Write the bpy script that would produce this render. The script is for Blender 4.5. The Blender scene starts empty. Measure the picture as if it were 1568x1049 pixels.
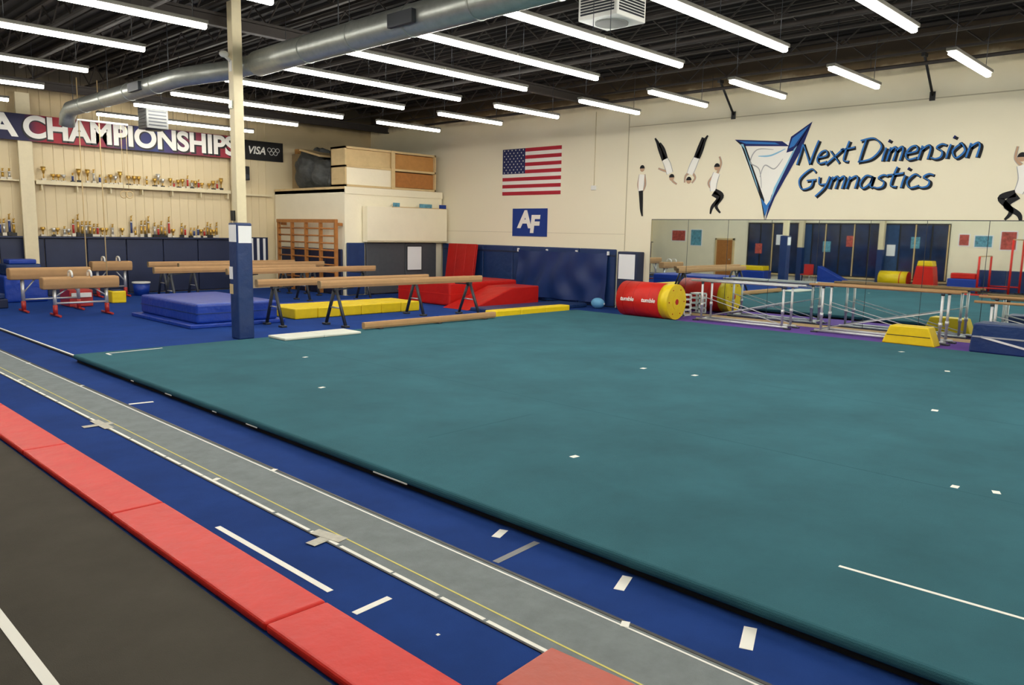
import bpy, bmesh, math, random
from mathutils import Vector, Matrix
random.seed(7)
sc=bpy.context.scene
COL=sc.collection
try:
    sc.view_settings.view_transform='Standard'; sc.view_settings.look='None'
    sc.view_settings.exposure=0.0; sc.view_settings.gamma=1.0
except Exception: pass

# ------------------------------------------------------------ materials
def lin(c):
    return tuple(((v/255)/12.92 if v/255<=.04045 else ((v/255+.055)/1.055)**2.4) for v in c)+(1,)
MC={}
def mat(name,rgb,rough=.6,metal=0,var=.0,scale=6,bump=0,bscale=40,spec=.5,coat=0,emit=0,bdist=.02):
    if name in MC: return MC[name]
    m=bpy.data.materials.new(name);m.use_nodes=True;nt=m.node_tree;b=nt.nodes['Principled BSDF']
    c=lin(rgb);b.inputs['Base Color'].default_value=c;b.inputs['Roughness'].default_value=rough
    b.inputs['Metallic'].default_value=metal
    b.inputs['Specular IOR Level'].default_value=spec
    if coat: b.inputs['Coat Weight'].default_value=coat;b.inputs['Coat Roughness'].default_value=.25
    tc=nt.nodes.new('ShaderNodeTexCoord')
    if var>0:
        n=nt.nodes.new('ShaderNodeTexNoise');n.inputs['Scale'].default_value=scale;n.inputs['Detail'].default_value=6
        n.inputs['Roughness'].default_value=.65
        nt.links.new(tc.outputs['Object'],n.inputs['Vector'])
        r=nt.nodes.new('ShaderNodeValToRGB')
        r.color_ramp.elements[0].position=.3;r.color_ramp.elements[1].position=.7
        r.color_ramp.elements[0].color=tuple(max(0,v*(1-var)) for v in c[:3])+(1,)
        r.color_ramp.elements[1].color=tuple(min(1,v*(1+var)) for v in c[:3])+(1,)
        nt.links.new(n.outputs[0],r.inputs[0]);nt.links.new(r.outputs[0],b.inputs['Base Color'])
    if bump>0:
        n2=nt.nodes.new('ShaderNodeTexNoise');n2.inputs['Scale'].default_value=bscale;n2.inputs['Detail'].default_value=4
        nt.links.new(tc.outputs['Object'],n2.inputs['Vector'])
        bp=nt.nodes.new('ShaderNodeBump');bp.inputs['Strength'].default_value=bump;bp.inputs['Distance'].default_value=bdist
        nt.links.new(n2.outputs[0],bp.inputs['Height']);nt.links.new(bp.outputs[0],b.inputs['Normal'])
    if emit:
        b.inputs['Emission Color'].default_value=(1,.955,.87,1);b.inputs['Emission Strength'].default_value=emit
    MC[name]=m;return m
def ramp_mat(name,axis,stops,lo,hi,rough=.6,noise=0):
    """printed colour, or wall paint with shade put in, along one object axis"""
    m=bpy.data.materials.new(name);m.use_nodes=True;nt=m.node_tree;b=nt.nodes['Principled BSDF'];b.inputs['Roughness'].default_value=rough
    tc=nt.nodes.new('ShaderNodeTexCoord');sx=nt.nodes.new('ShaderNodeSeparateXYZ');nt.links.new(tc.outputs['Object'],sx.inputs[0])
    mr=nt.nodes.new('ShaderNodeMapRange');mr.inputs[1].default_value=lo;mr.inputs[2].default_value=hi
    src=sx.outputs[axis]
    if noise:
        n=nt.nodes.new('ShaderNodeTexNoise');n.inputs['Scale'].default_value=1.3;n.inputs['Detail'].default_value=6;nt.links.new(tc.outputs['Object'],n.inputs['Vector'])
        a=nt.nodes.new('ShaderNodeMath');a.operation='MULTIPLY_ADD';a.inputs[1].default_value=noise;nt.links.new(n.outputs[0],a.inputs[0]);nt.links.new(src,a.inputs[2]);src=a.outputs[0]
    nt.links.new(src,mr.inputs[0]);r=nt.nodes.new('ShaderNodeValToRGB');nt.links.new(mr.outputs[0],r.inputs[0])
    while len(r.color_ramp.elements)<len(stops): r.color_ramp.elements.new(.5)
    for e,(p,c) in zip(r.color_ramp.elements,stops): e.position=p;e.color=lin(c)
    nt.links.new(r.outputs[0],b.inputs['Base Color']);return m

teal=mat('teal_carpet',(50,97,108),.92,var=.16,scale=.8,bump=.4,bscale=200,spec=.16)
teal_seam=mat('teal_carpet_seam',(44,89,99),.95,var=.1,scale=3,spec=.1)
blackfoam=mat('black_foam',(16,16,20),.9)
bluecar=mat('blue_carpet',(27,57,120),.95,var=.16,scale=1.2,bump=.3,bscale=220,spec=.12)
bluecar2=mat('blue_carpet_light',(28,62,132),.95,var=.12,scale=1.2,bump=.3,bscale=220,spec=.12)
greycar=mat('grey_carpet',(76,73,66),.95,var=.12,scale=1.5,bump=.35,bscale=200,spec=.1)
runcar=mat('runway_carpet',(124,132,134),.95,var=.12,scale=5,bump=.35,bscale=200,spec=.1)
purple=mat('purple_carpet',(92,56,150),.9,var=.1)
white_tape=mat('white_tape',(232,232,224),.6)
grey_tape=mat('grey_tape',(118,120,122),.6)
worn_tape=mat('worn_tape',(180,178,166),.7,var=.15,scale=20)
yellow_tape=mat('yellow_tape',(206,196,96),.6)
redv=mat('red_vinyl',(205,38,28),.45,var=.06,scale=2.5,bump=.6,bscale=5,bdist=.02,spec=.3)
redd=mat('red_vinyl_deep',(184,22,16),.45,var=.08,scale=2,bump=.4,bscale=4,bdist=.04,spec=.35)
bluev=mat('blue_vinyl',(20,60,158),.4,var=.08,scale=2,bump=.6,bscale=4,bdist=.04)
navyv=mat('navy_vinyl',(20,50,100),.45,var=.1,scale=1.4,bump=.6,bscale=3.5,bdist=.04)
navyc=mat('navy_cover',(17,46,102),.5,var=.1,scale=1.4)
navyd=mat('navy_vinyl_dark',(20,34,68),.5,var=.1,scale=1.4,bump=.3,bscale=3.5)
greyv=mat('grey_vinyl',(72,76,82),.5,var=.08)
yellowv=mat('yellow_vinyl',(232,202,16),.42,var=.05,bump=.3,bscale=6)
orangev=mat('orange_vinyl',(176,70,48),.45,var=.06,bump=.3,bscale=9)
whitev=mat('white_vinyl',(210,214,202),.5,var=.04)
CW=(243,235,208)
cream=mat('cream_wall_paint',CW,.75,var=.03,scale=1.2,bump=.12,bscale=14)
wallE=ramp_mat('east_wall_paint_baked_shade',2,[(0,CW),(.5,(234,221,186)),(.72,(112,92,62)),(1,(60,48,32))],5.9,7.0,.75,noise=.5)  # cream paint; brown top is shade above the lamp cutoff, painted in
wallN=ramp_mat('north_wall_paint_baked_shade',2,[(0,(220,204,166)),(.45,(196,176,136)),(.75,(100,86,60)),(1,(56,48,34))],5.6,7.0,.7,noise=.4)  # darkening toward the ceiling is the unlit upper wall, put into the colour
colpaint=mat('column_paint',(222,210,174),.5,var=.04)
joint=mat('wall_joint',(196,186,156),.8)
darkceil=mat('dark_ceiling_paint',(27,24,22),.85,var=.2,scale=2)
joistm=mat('joist_paint',(46,40,36),.7)
galv=mat('galvanised_duct',(172,178,174),.38,metal=.6,var=.12,scale=8)
steel=mat('steel',(200,202,204),.35,metal=.55)
dsteel=mat('dark_steel',(62,66,72),.45,metal=.5)
black=mat('black_plastic',(18,18,20),.5)
whitep=mat('white_plastic',(232,232,226),.5)
housing=mat('lamp_housing',(120,118,110),.5)
lampm=mat('fluorescent_tube',(255,255,250),.5,emit=37)
beamm=mat('beam_suede',(178,140,96),.8,var=.06,scale=5)
wood=mat('varnished_wood',(172,112,54),.45,var=.15,scale=7)
plywood=mat('plywood',(186,134,72),.6,var=.12,scale=4)
birch=mat('light_birch',(212,186,136),.6,var=.08,scale=4)
tarp=mat('grey_tarp',(84,86,84),.7,var=.3,bump=.8,bscale=5,bdist=.06)
brown=mat('brown_panel',(150,128,92),.7,var=.1)
greyp=mat('grey_panel',(120,122,120),.6)
gold=mat('trophy_gold',(206,166,80),.35,metal=.7)
silver=mat('trophy_silver',(200,200,196),.3,metal=.6)
trred=mat('trophy_red',(176,46,40),.4);trblue=mat('trophy_blue',(46,64,120),.4);trwood=mat('trophy_marble',(206,198,180),.5)
flagred=mat('flag_red',(178,34,52),.8);flagwhite=mat('flag_white',(240,238,230),.8);flagblue=mat('flag_blue',(34,42,92),.8)
afblue=mat('pennant_blue',(18,54,136),.8)
paper=mat('paper',(236,238,240),.7)
blackpaint=mat('mural_black',(20,20,24),.8)
mblue=mat('mural_blue',(46,120,196),.75);mnavy=mat('mural_navy',(18,34,100),.8);mlight=mat('mural_light_blue',(140,196,226),.75)
mwhite=mat('mural_white',(250,248,240),.8);mskin=mat('mural_skin',(196,160,130),.8);mgrey=mat('mural_grey',(176,176,176),.8)
poster1=mat('poster_teal',(90,150,170),.6,var=.5,scale=9);poster2=mat('poster_red',(180,80,70),.6,var=.5,scale=9)
blueball=mat('ball_blue',(100,165,206),.5)
chairred=mat('stool_red',(190,40,36),.5)
mirror=bpy.data.materials.new('mirror_glass');mirror.use_nodes=True
_b=mirror.node_tree.nodes['Principled BSDF'];_b.inputs['Base Color'].default_value=(.76,.84,.84,1);_b.inputs['Metallic'].default_value=1;_b.inputs['Roughness'].default_value=.015
glassd=mat('dark_window_glass',(34,52,86),.08,spec=.8,var=.4,scale=1.2)
curtain=mat('blue_curtain',(40,70,110),.8,var=.2)

# ------------------------------------------------------------ mesh builder
class MB:
    def __init__(s): s.bm=bmesh.new();s.mats=[]
    def mi(s,m):
        if m not in s.mats: s.mats.append(m)
        return s.mats.index(m)
    def poly(s,verts,faces,m,smooth=False):
        vs=[s.bm.verts.new(v) for v in verts];i=s.mi(m)
        for f in faces:
            try: fa=s.bm.faces.new([vs[k] for k in f])
            except ValueError: continue
            fa.material_index=i;fa.smooth=smooth
        return vs
    def box(s,x0,x1,y0,y1,z0,z1,m,bev=0,M=None):
        b=bmesh.new()
        v=[b.verts.new((x,y,z)) for x in (x0,x1) for y in (y0,y1) for z in (z0,z1)]
        for f in ((0,1,3,2),(4,6,7,5),(0,4,5,1),(2,3,7,6),(0,2,6,4),(1,5,7,3)): b.faces.new([v[k] for k in f])
        if bev>0: bmesh.ops.bevel(b,geom=b.edges[:],offset=bev,segments=3,profile=.5,affect='EDGES')
        s.merge(b,m,M,smooth=False)
    def merge(s,b,m,M=None,smooth=False):
        i=s.mi(m);mp={}
        for v in b.verts: mp[v]=s.bm.verts.new(M@v.co if M else v.co)
        for f in b.faces:
            fa=s.bm.faces.new([mp[v] for v in f.verts]);fa.material_index=i;fa.smooth=smooth or f.smooth
        b.free()
    def cyl(s,p0,p1,r,m,seg=14,r2=None,cap=True,capm=None,smooth=True,rot=0):
        p0=Vector(p0);p1=Vector(p1);d=(p1-p0).normalized()
        a=Vector((0,0,1)).cross(d).normalized() if abs(d.z)<.99 else Vector((1,0,0))
        b=d.cross(a);r2=r if r2 is None else r2
        A=[];B=[]
        for k in range(seg):
            t=2*math.pi*(k+rot)/seg;o=a*math.cos(t)+b*math.sin(t)
            A.append(s.bm.verts.new(p0+o*r));B.append(s.bm.verts.new(p1+o*r2))
        i=s.mi(m)
        for k in range(seg):
            f=s.bm.faces.new((A[k],A[(k+1)%seg],B[(k+1)%seg],B[k]));f.material_index=i;f.smooth=smooth
        if cap:
            ci=s.mi(capm) if capm else i
            f=s.bm.faces.new(A[::-1]);f.material_index=ci
            f=s.bm.faces.new(B);f.material_index=ci
    def tube(s,pts,r,m,seg=12):
        pts=[Vector(p) for p in pts];rings=[]
        up=Vector((0,0,1))
        for k,p in enumerate(pts):
            d=((pts[min(k+1,len(pts)-1)]-pts[max(k-1,0)])).normalized()
            a=up.cross(d)
            if a.length<.05: a=Vector((1,0,0)).cross(d)
            a.normalize();b=d.cross(a)
            rings.append([s.bm.verts.new(p+(a*math.cos(2*math.pi*j/seg)+b*math.sin(2*math.pi*j/seg))*r) for j in range(seg)])
        i=s.mi(m)
        for A,B in zip(rings,rings[1:]):
            for k in range(seg):
                f=s.bm.faces.new((A[k],A[(k+1)%seg],B[(k+1)%seg],B[k]));f.material_index=i;f.smooth=True
        for R in (rings[0][::-1],rings[-1]):
            f=s.bm.faces.new(R);f.material_index=i
    def sphere(s,c,r,m,sz=(1,1,1)):
        b=bmesh.new();bmesh.ops.create_uvsphere(b,u_segments=16,v_segments=10,radius=r)
        s.merge(b,m,Matrix.Translation(c)@Matrix.Diagonal((*sz,1)),smooth=True)
    def prism(s,poly,axis,a0,a1,m,bev=0):
        def P(u,v,w): return {0:(w,u,v),1:(u,w,v),2:(u,v,w)}[axis]
        b=bmesh.new();A=[b.verts.new(P(u,v,a0)) for u,v in poly];B=[b.verts.new(P(u,v,a1)) for u,v in poly]
        b.faces.new(A);b.faces.new(B[::-1]);n=len(poly)
        for k in range(n): b.faces.new((A[k],B[k],B[(k+1)%n],A[(k+1)%n]))
        bmesh.ops.recalc_face_normals(b,faces=b.faces[:])
        if bev: bmesh.ops.bevel(b,geom=b.edges[:],offset=bev,segments=2,profile=.5,affect='EDGES')
        s.merge(b,m)
    def done(s,name,parent=None,recalc=True):
        if recalc: bmesh.ops.recalc_face_normals(s.bm,faces=s.bm.faces[:])
        me=bpy.data.meshes.new(name);s.bm.to_mesh(me);s.bm.free()
        for m in s.mats: me.materials.append(m)
        o=bpy.data.objects.new(name,me);COL.objects.link(o)
        if parent: o.parent=parent
        return o
def one(name,*a,**k):
    b=MB();b.box(*a,**k);return b.done(name)

# ------------------------------------------------------------ room shell
XE=20.0;YN=27.7;XW=-1.2;YS=-6.0;ZC=7.2
one('floor',XW-.2,XE+.2,YS-.2,YN+.2,-.2,0,bluecar)
one('ceiling',XW-.2,XE+.2,YS-.2,YN+.2,ZC,ZC+.2,darkceil)
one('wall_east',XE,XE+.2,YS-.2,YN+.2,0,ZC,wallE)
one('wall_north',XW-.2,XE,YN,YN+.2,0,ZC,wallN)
b=MB();x=XW+.15
while x<15.2:
    b.box(x,x+.05,YN-.02,YN-.001,1.9,ZC-.05,wallN);x+=.3
b.done('trim_1')
b=MB();b.box(XE-.008,XE-.0005,1.5,14.48,5.52,5.545,joint);b.box(XE-.01,XE-.0005,14.46,14.49,1.8,5.95,joint)
b.box(XE-.006,XE-.0005,14.5,22.9,2.3,2.31,joint)
b.done('trim_2')
one('wall_south',XW-.2,XE,YS-.2,YS,0,ZC,cream)
one('wall_west',XW-.2,XW,YS,YN,0,ZC,cream)
b=MB();w0=XW+.002
b.box(w0,w0+.04,11,21.3,.35,3.1,black)
for i in range(7):
    y=11.05+i*1.46
    b.box(w0+.04,w0+.05,y+.05,y+.68,.42,3.02,glassd);b.box(w0+.04,w0+.05,y+.76,y+1.40,.42,3.02,curtain if i in(1,4) else glassd)
    b.box(w0+.04,w0+.07,y-.02,y+.03,.4,3.05,birch)
for (y,z,m) in ((12.3,1.9,poster1),(13.4,1.5,paper),(15.4,1.9,poster2),(16.6,1.6,poster1),(19.2,1.9,paper),(20.4,1.4,poster2)):
    b.box(w0+.05,w0+.06,y,y+.4,z,z+.55,m)
b.box(w0,w0+.12,10.8,21.5,.27,.35,birch)
b.done('window_1')
for y in (14.0,18.1):
    b=MB();b.box(w0+.13,w0+.38,y-.12,y+.12,.0,6.15,colpaint);b.box(w0+.12,w0+.39,y-.14,y+.14,.0,1.8,navyv);b.done('steel_column')
b=MB()
for y0 in [i*1.22 for i in range(-4,8)]:
    b.box(w0,w0+.06,y0,y0+1.2,.02,1.83 if y0<7 else 1.0,navyv,bev=.015)
b.done('wall_pads_west')  # navy vinyl wall pads along the west wall
b=MB();b.box(w0,w0+.05,22.2,23.2,0,2.1,wood);b.box(w0,w0+.08,22.1,22.2,0,2.2,birch);b.box(w0,w0+.08,23.2,23.3,0,2.2,birch);b.box(w0,w0+.08,22.1,23.3,2.1,2.2,birch);b.cyl((w0+.05,22.35,1),(w0+.11,22.35,1),.03,steel)
b.done('door_1')
for k,(y,z,w,hh,m) in enumerate([(9.6,2.3,.7,.5,poster1),(8.6,2.35,.6,.8,poster2),(24.6,2.2,.7,.9,poster1),(25.8,2.3,.9,.6,poster2),(10.4,2.35,.4,.5,poster2),(7.6,2.45,.8,.6,poster1),(6.4,2.4,.6,.8,poster2)]):
    b=MB();b.box(w0,w0+.02,y-w/2-.04,y+w/2+.04,z-hh/2-.04,z+hh/2+.04,paper);b.box(w0+.02,w0+.025,y-w/2,y+w/2,z-hh/2,z+hh/2,m);b.done('framed_poster')

# ------------------------------------------------------------ floor coverings
one('grey_carpet',XW+.45,2.04,YS+.01,YN-.5,.0,.012,greycar)
b=MB()
y=YS+.3;k=0
while y<13.6:
    L=2.4
    b.box(2.06,2.47,y,min(y+L-.006,13.6),0,.06,redv,bev=.022);y+=L
b.done('red_edge_mat')
b=MB()
RZ=.006
b.box(3.05,3.64,YS+.4,20.5,0,RZ,runcar)
b.box(3.64,3.665,YS+.4,20.5,0,RZ+.003,black)
b.box(3.60,3.615,YS+.4,20.5,RZ,RZ+.0015,whitep)
b.box(3.037,3.05,YS+.4,20.5,0,RZ+.001,black)
b.box(3.17,3.183,YS+.4,20.5,RZ,RZ+.0015,yellow_tape)
y=YS+.4
while y<20:
    l=random.uniform(.25,.7);b.box(3.055,3.083,y,min(y+l,20.5),RZ,RZ+.0015,white_tape);y+=l+random.uniform(.01,.05)
b.done('vault_runway')
b=MB();b.box(4.36,15.3,14.65,YN-.45,0,.03,bluecar2)
b.box(4.36,4.40,14.65,YN-.45,.03,.032,white_tape);b.box(4.33,4.36,14.65,YN-.45,0,.028,black);b.done('blue_carpet_panel')
b=MB();SX0,SX1,SY0,SY1=4.2,17.4,.1,14.25
b.box(SX0+.05,SX1-.05,SY0+.05,SY1-.05,0,.05,blackfoam)
b.box(SX0,SX1,SY0,SY1,.05,.13,teal,bev=.03)
for k in (2,4,6):
    xx=SX0+k*1.65;b.box(xx-.008,xx+.008,SY0+.05,SY1-.05,.13,.1303,teal_seam)
for (xx,yy,L) in ((6.0,6.2,1.6),(7.4,9.6,1.8),(9.3,11.4,2.0)):
    b.box(xx-L/2,xx+L/2,yy-.008,yy+.008,.13,.1304,teal_seam)
b.done('spring_floor')
ZF=.1305
b=MB()
def strip(x0,y0,x1,y1,w,z,m):
    d=Vector((x1-x0,y1-y0,0)).normalized();n=Vector((-d.y,d.x,0))*w/2
    P=[Vector((x0,y0,z))+n,Vector((x0,y0,z))-n,Vector((x1,y1,z))-n,Vector((x1,y1,z))+n]
    b.poly([tuple(p) for p in P]+[(p.x,p.y,z+.0015) for p in P],[(0,1,2,3),(7,6,5,4),(0,4,5,1),(1,5,6,2),(2,6,7,3),(3,7,4,0)],m)
strip(5.12,1.85,5.20,.2,.03,ZF,white_tape)
for (x,y) in [(5.8,4.7),(7.6,1.8),(7.7,1.5),(10.9,2.9),(10.7,6.3),(10.6,7.2),(5.8,9.2),(16.2,5.0),(14.4,3.7),(7.0,11.6)]:
    s=.036 if x<9 else .045
    a=random.uniform(-.4,.4);strip(x-s*1.2*math.cos(a),y-s*1.2*math.sin(a),x+s*1.2*math.cos(a),y+s*1.2*math.sin(a),s*1.7,ZF,white_tape)
strip(4.65,14.0,5.6,14.05,.04,ZF,white_tape);strip(4.65,14.0,4.65,13.8,.04,ZF,white_tape)
for (ya,yb) in ((11.6,11.7),(10.3,10.5),(8.0,8.25),(5.3,5.8),(9.0,9.1)): b.box(4.192,4.199,ya,yb,.056,.067,white_tape)
b.done('spring_floor_tape_marks')
b=MB()
zb=.001
strip(4.02,4.0,4.17,4.06,.07,zb,white_tape);strip(3.98,2.82,4.19,2.9,.07,zb,white_tape)
strip(3.9,1.88,4.15,1.98,.075,zb,white_tape);strip(3.7,3.68,4.18,3.72,.055,zb,grey_tape)
strip(3.69,10.4,3.98,10.35,.06,zb,white_tape)
strip(2.6,5.62,2.62,4.09,.045,zb,white_tape);strip(2.56,3.74,2.84,3.76,.05,zb,white_tape)
zt=RZ+.002
strip(2.92,4.82,3.16,4.86,.10,zt,worn_tape);strip(3.08,5.02,3.14,4.72,.10,zt+.0016,worn_tape)
strip(2.86,9.5,3.18,9.5,.10,zt,worn_tape);strip(3.06,9.25,3.06,9.75,.10,zt+.0016,worn_tape)
for (x,y) in [(3.6,2.5),(3.6,6.6),(3.6,12),(3.08,6.7),(3.58,14.5),(3.08,13)]: strip(x,y,x+.06,y+.03,.05,zt,white_tape)
strip(2.75,3.2,2.77,3.2,.02,zb,white_tape)
strip(1.035,YS+.5,1.035,14,.06,.0135,white_tape)
b.done('floor_tape_marks')
one('purple_runner_mat',17.45,19.9,1.2,13.2,0,.010,purple)
PZ=.0105
M=Matrix.Translation((3.02,2.565,0))@Matrix.Rotation(math.radians(184),4,'Z')
b=MB();b.box(0,.46,0,1.7,.05,.085,orangev,bev=.012,M=M);b.box(0,.46,.80,.83,.085,.088,orangev,M=M)
b.box(.02,.44,.05,1.65,.009,.05,blackfoam,M=M)
b.done('orange_landing_mat')

# ------------------------------------------------------------ column
b=MB();cx,cy=7.62,15.0
b.box(cx-.17,cx+.17,cy-.17,cy+.17,.031,2.38,navyv,bev=.03)
b.box(cx-.10,cx+.10,cy-.10,cy+.10,2.38,ZC-.085,colpaint,bev=.008)
b.box(cx-.178,cx-.17,cy-.16,cy+.13,2.0,2.34,paper);b.box(cx-.13,cx+.15,cy-.178,cy-.17,1.98,2.32,paper)
b.box(cx-.178,cx-.17,cy+.02,cy+.16,1.25,1.5,paper);b.box(cx-.178,cx-.17,cy+.02,cy+.16,.95,1.15,birch)
b.box(cx-.15,cx-.1,cy-.02,cy+.09,2.42,2.62,black)
b.box(cx-.14,cx-.1,cy-.05,cy+.05,4.6,4.75,galv)
b.box(cx-.11,cx-.1,cy-.06,cy+.06,5.3,5.5,whitep)
b.sphere((cx-.2,cy+.06,5.62),.09,whitep,(1,1,.7));b.cyl((cx-.2,cy+.06,5.6),(cx-.1,cy,5.5),.03,whitep)
b.done('padded_column')

# ------------------------------------------------------------ ceiling structure
b=MB();x=-.4
while x<19.8:
    b.box(x-.04,x+.04,YS+.02,YN-.05,7.0,7.06,joistm);b.box(x-.04,x+.04,YS+.02,YN-.05,6.45,6.50,joistm)
    y=YS+.1;k=0
    while y<YN-.7:
        z0,z1=(6.5,7.0) if k%2==0 else (7.0,6.5)
        b.cyl((x,y,z0),(x,y+.6,z1),.018,joistm,seg=5,smooth=False);y+=.6;k+=1
    x+=1.52
b.done('roof_joists')
b=MB()
for Y in (3.0,15.35,26.5):
    for z in (6.2,6.4): b.box(XW+.02,XE-.02,Y-.08,Y+.08,z-.02,z+.03,joistm)
    b.box(XW+.02,XE-.02,Y-.01,Y+.01,6.2,6.4,joistm)
b.done('roof_girders')
b=MB();x=XW+.1
while x<XE: b.box(x,x+.1,YS+.02,YN-.05,7.12,7.199,darkceil);x+=.3
b.done('roof_deck_ribs')
for X,r in ((5.9,.035),(14.0,.05),(18.8,.04)):
    b=MB();b.cyl((X,YS+.1,6.1),(X,22.7,6.1),r,joistm)
    for yy in range(-5,22,4): b.cyl((X,yy,6.1),(X,yy,6.45),.008,joistm,seg=5)
    b.done('sprinkler_pipe')

# light fixtures: strip lights with an opaque top
fm=MB();ZL=5.5
fm.box(-1.22,1.22,-.085,.085,.0,.06,housing,bev=.01)
LP=[(-.05,0),(-.052,-.055),(-.03,-.072),(.03,-.072),(.052,-.055),(.05,0)]
fm.prism(LP,0,-1.2,-.01,lampm)
fm.prism(LP,0,.01,1.2,lampm)
for xx in (-1.0,1.0): fm.cyl((xx,0,.06),(xx,0,.95),.006,dsteel,seg=5)
f0=fm.done('fluorescent_light_fixture');fmesh=f0.data;first=[f0]
def fixture(x,y):
    if first: o=first.pop()
    else: o=bpy.data.objects.new('fluorescent_light_fixture',fmesh);COL.objects.link(o)
    o.location=(x,y,ZL)
for y in (-4.6,-2.3,0,2.15,4.3,6.35,8.4,10.4,12.4): 
    for x in (9.50,11.96,16.3): fixture(x,y)
for y in (14.6,16.8,19.6):
    for x in (9.5,11.96,15.6): fixture(x,y)
for y in (22.2,25.0): 
    for x in (9.6,12.05): fixture(x,y)
for y in (-4,-.8,2.5,5.6,8.6,10.6,12.7,15.2,18.2,21.2,24.2):
    for x in (2.3,4.76): fixture(x,y)

# duct
b=MB()
b.tube([(7.15,23.6,4.9),(7.15,23.5,5.15),(7.15,23.2,5.3),(7.15,20,5.3),(7.15,17.0,5.3),(7.2,16.5,5.32),(7.5,16.0,5.38),(7.85,15.6,5.45),(7.98,15.1,5.5),(8.0,14.4,5.5)],.19,galv,seg=20)
b.tube([(8.0,14.8,5.5),(8.0,13.6,5.52),(8.0,10,5.52),(8.0,-3,5.52)],.24,galv,seg=22)
y=13.0
while y>-3: b.cyl((8.0,y,5.52),(8.0,y-.03,5.52),.25,galv,seg=22);y-=1.5
y=17.6
while y<23: b.cyl((7.15,y,5.3),(7.15,y+.03,5.3),.20,galv,seg=20);y+=1.5
b.box(7.68,7.76,9.6,10.2,5.38,5.58,dsteel);b.box(6.9,6.98,18,18.6,5.2,5.38,dsteel)
for y in (12,8,4,0): b.cyl((8,y,5.7),(8,y,6.45),.01,dsteel,seg=5)
for y in (17,20.5,23): b.cyl((7.15,y,5.48),(7.15,y,6.45),.01,dsteel,seg=5)
b.done('spiral_air_duct')
def heater(x,y,z,w,d,hh,name):
    b=MB();b.box(x-w/2,x+w/2,y-d/2,y+d/2,z,z+hh,greyp if w<.7 else whitep,bev=.02)
    for k in range(6): b.box(x-w/2-.01,x-w/2,y-d/2+.06,y+d/2-.06,z+.08+k*(hh-.16)/6,z+.08+k*(hh-.16)/6+.03,dsteel)
    for k in range(6): b.box(x-w/2+.06,x+w/2-.06,y-d/2-.01,y-d/2,z+.08+k*(hh-.16)/6,z+.08+k*(hh-.16)/6+.03,dsteel)
    b.cyl((x,y,z-.03),(x,y,z),min(w,d)*.35,dsteel if w<.7 else greyp,seg=18)
    for sx in (-1,1): b.cyl((x+sx*w*.4,y,z+hh),(x+sx*w*.4,y,ZC-.15),.012,dsteel,seg=6)
    b.done(name)
heater(9.15,22.9,4.95,.6,.6,.7,'unit_heater')
heater(11.75,8.98,6.06,.86,.86,.45,'ceiling_air_conditioner')

# ------------------------------------------------------------ east wall dressing
b=MB()
b.box(XE-.07,XE-.001,14.75,22.98,.02,.08,navyd)
segs=[(14.75,16.2),(16.22,17.7),(17.72,19.2),(19.22,20.7),(20.72,22.2),(22.22,22.98)]
for a,c in segs: b.box(XE-.09,XE-.002,a,c,.03,1.83,navyv,bev=.03)
b.box(XE-.10,XE-.09,14.75,22.9,1.60,1.66,navyd)
b.done('wall_pads')
b=MB();ny,nz=66,16;Y0,Y1,Z0,Z1=15.0,18.9,.12,1.72
V=[]
for j in range(nz+1):
    for i in range(ny+1):
        u=i/ny;v=j/nz;d=.02+.045*(1-v*.6)*(1+math.sin(u*30+2.2*math.sin(v*4+u*6)))+.02*math.sin(v*9+u*17)
        V.append((XE-.115-max(d,0),Y0+(Y1-Y0)*u,Z0+(Z1-Z0)*v-.05*abs(math.sin(u*math.pi*3))*v))
b.poly(V,[(j*(ny+1)+i,j*(ny+1)+i+1,(j+1)*(ny+1)+i+1,(j+1)*(ny+1)+i) for j in range(nz) for i in range(ny)],navyc,True)
for u in (0,.33,.66,1): b.box(XE-.16,XE-.101,Y0+(Y1-Y0)*u-.03,Y0+(Y1-Y0)*u+.03,1.64,1.76,paper)
b.done('hung_pad_cover')
b=MB();b.box(XE-.4,XE-.002,13.72,14.44,0,1.78,navyd,bev=.03);b.box(XE-.41,XE-.4,13.78,14.38,.95,1.70,paper)
b.box(XE-.43,XE-.4,14.0,14.2,.3,.8,steel);b.done('padded_box')
b=MB();b.box(XE-.03,XE-.001,2.0,13.5,.08,2.77,dsteel)
for k in range(9):
    a=2.03+k*1.275;b.box(XE-.035,XE-.03,a,a+1.262,.10,2.75,mirror)
b.done('wall_mirror')
b=MB();b.box(XE-.03,XE-.001,2.0,13.5,0,.075,birch);b.done('baseboard_east')
b=MB();b.cyl((XE-.013,15.75,3.8),(XE-.013,15.75,6.1),.012,colpaint,seg=6);b.box(XE-.05,XE-.001,15.65,15.85,3.68,3.82,whitep,bev=.01)
b.done('wall_conduit')
for (y,z) in ((11.0,5.6),(6.0,5.6)):
    b=MB();b.cyl((XE-.01,y,z),(XE-.8,y+.0,z+.75),.03,black,seg=8);b.box(XE-.03,XE-.001,y-.06,y+.06,z-.12,z+.08,black);b.box(XE-.9,XE-.7,y-.04,y+.04,z+.72,z+.8,black);b.done('roof_brace')

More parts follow.
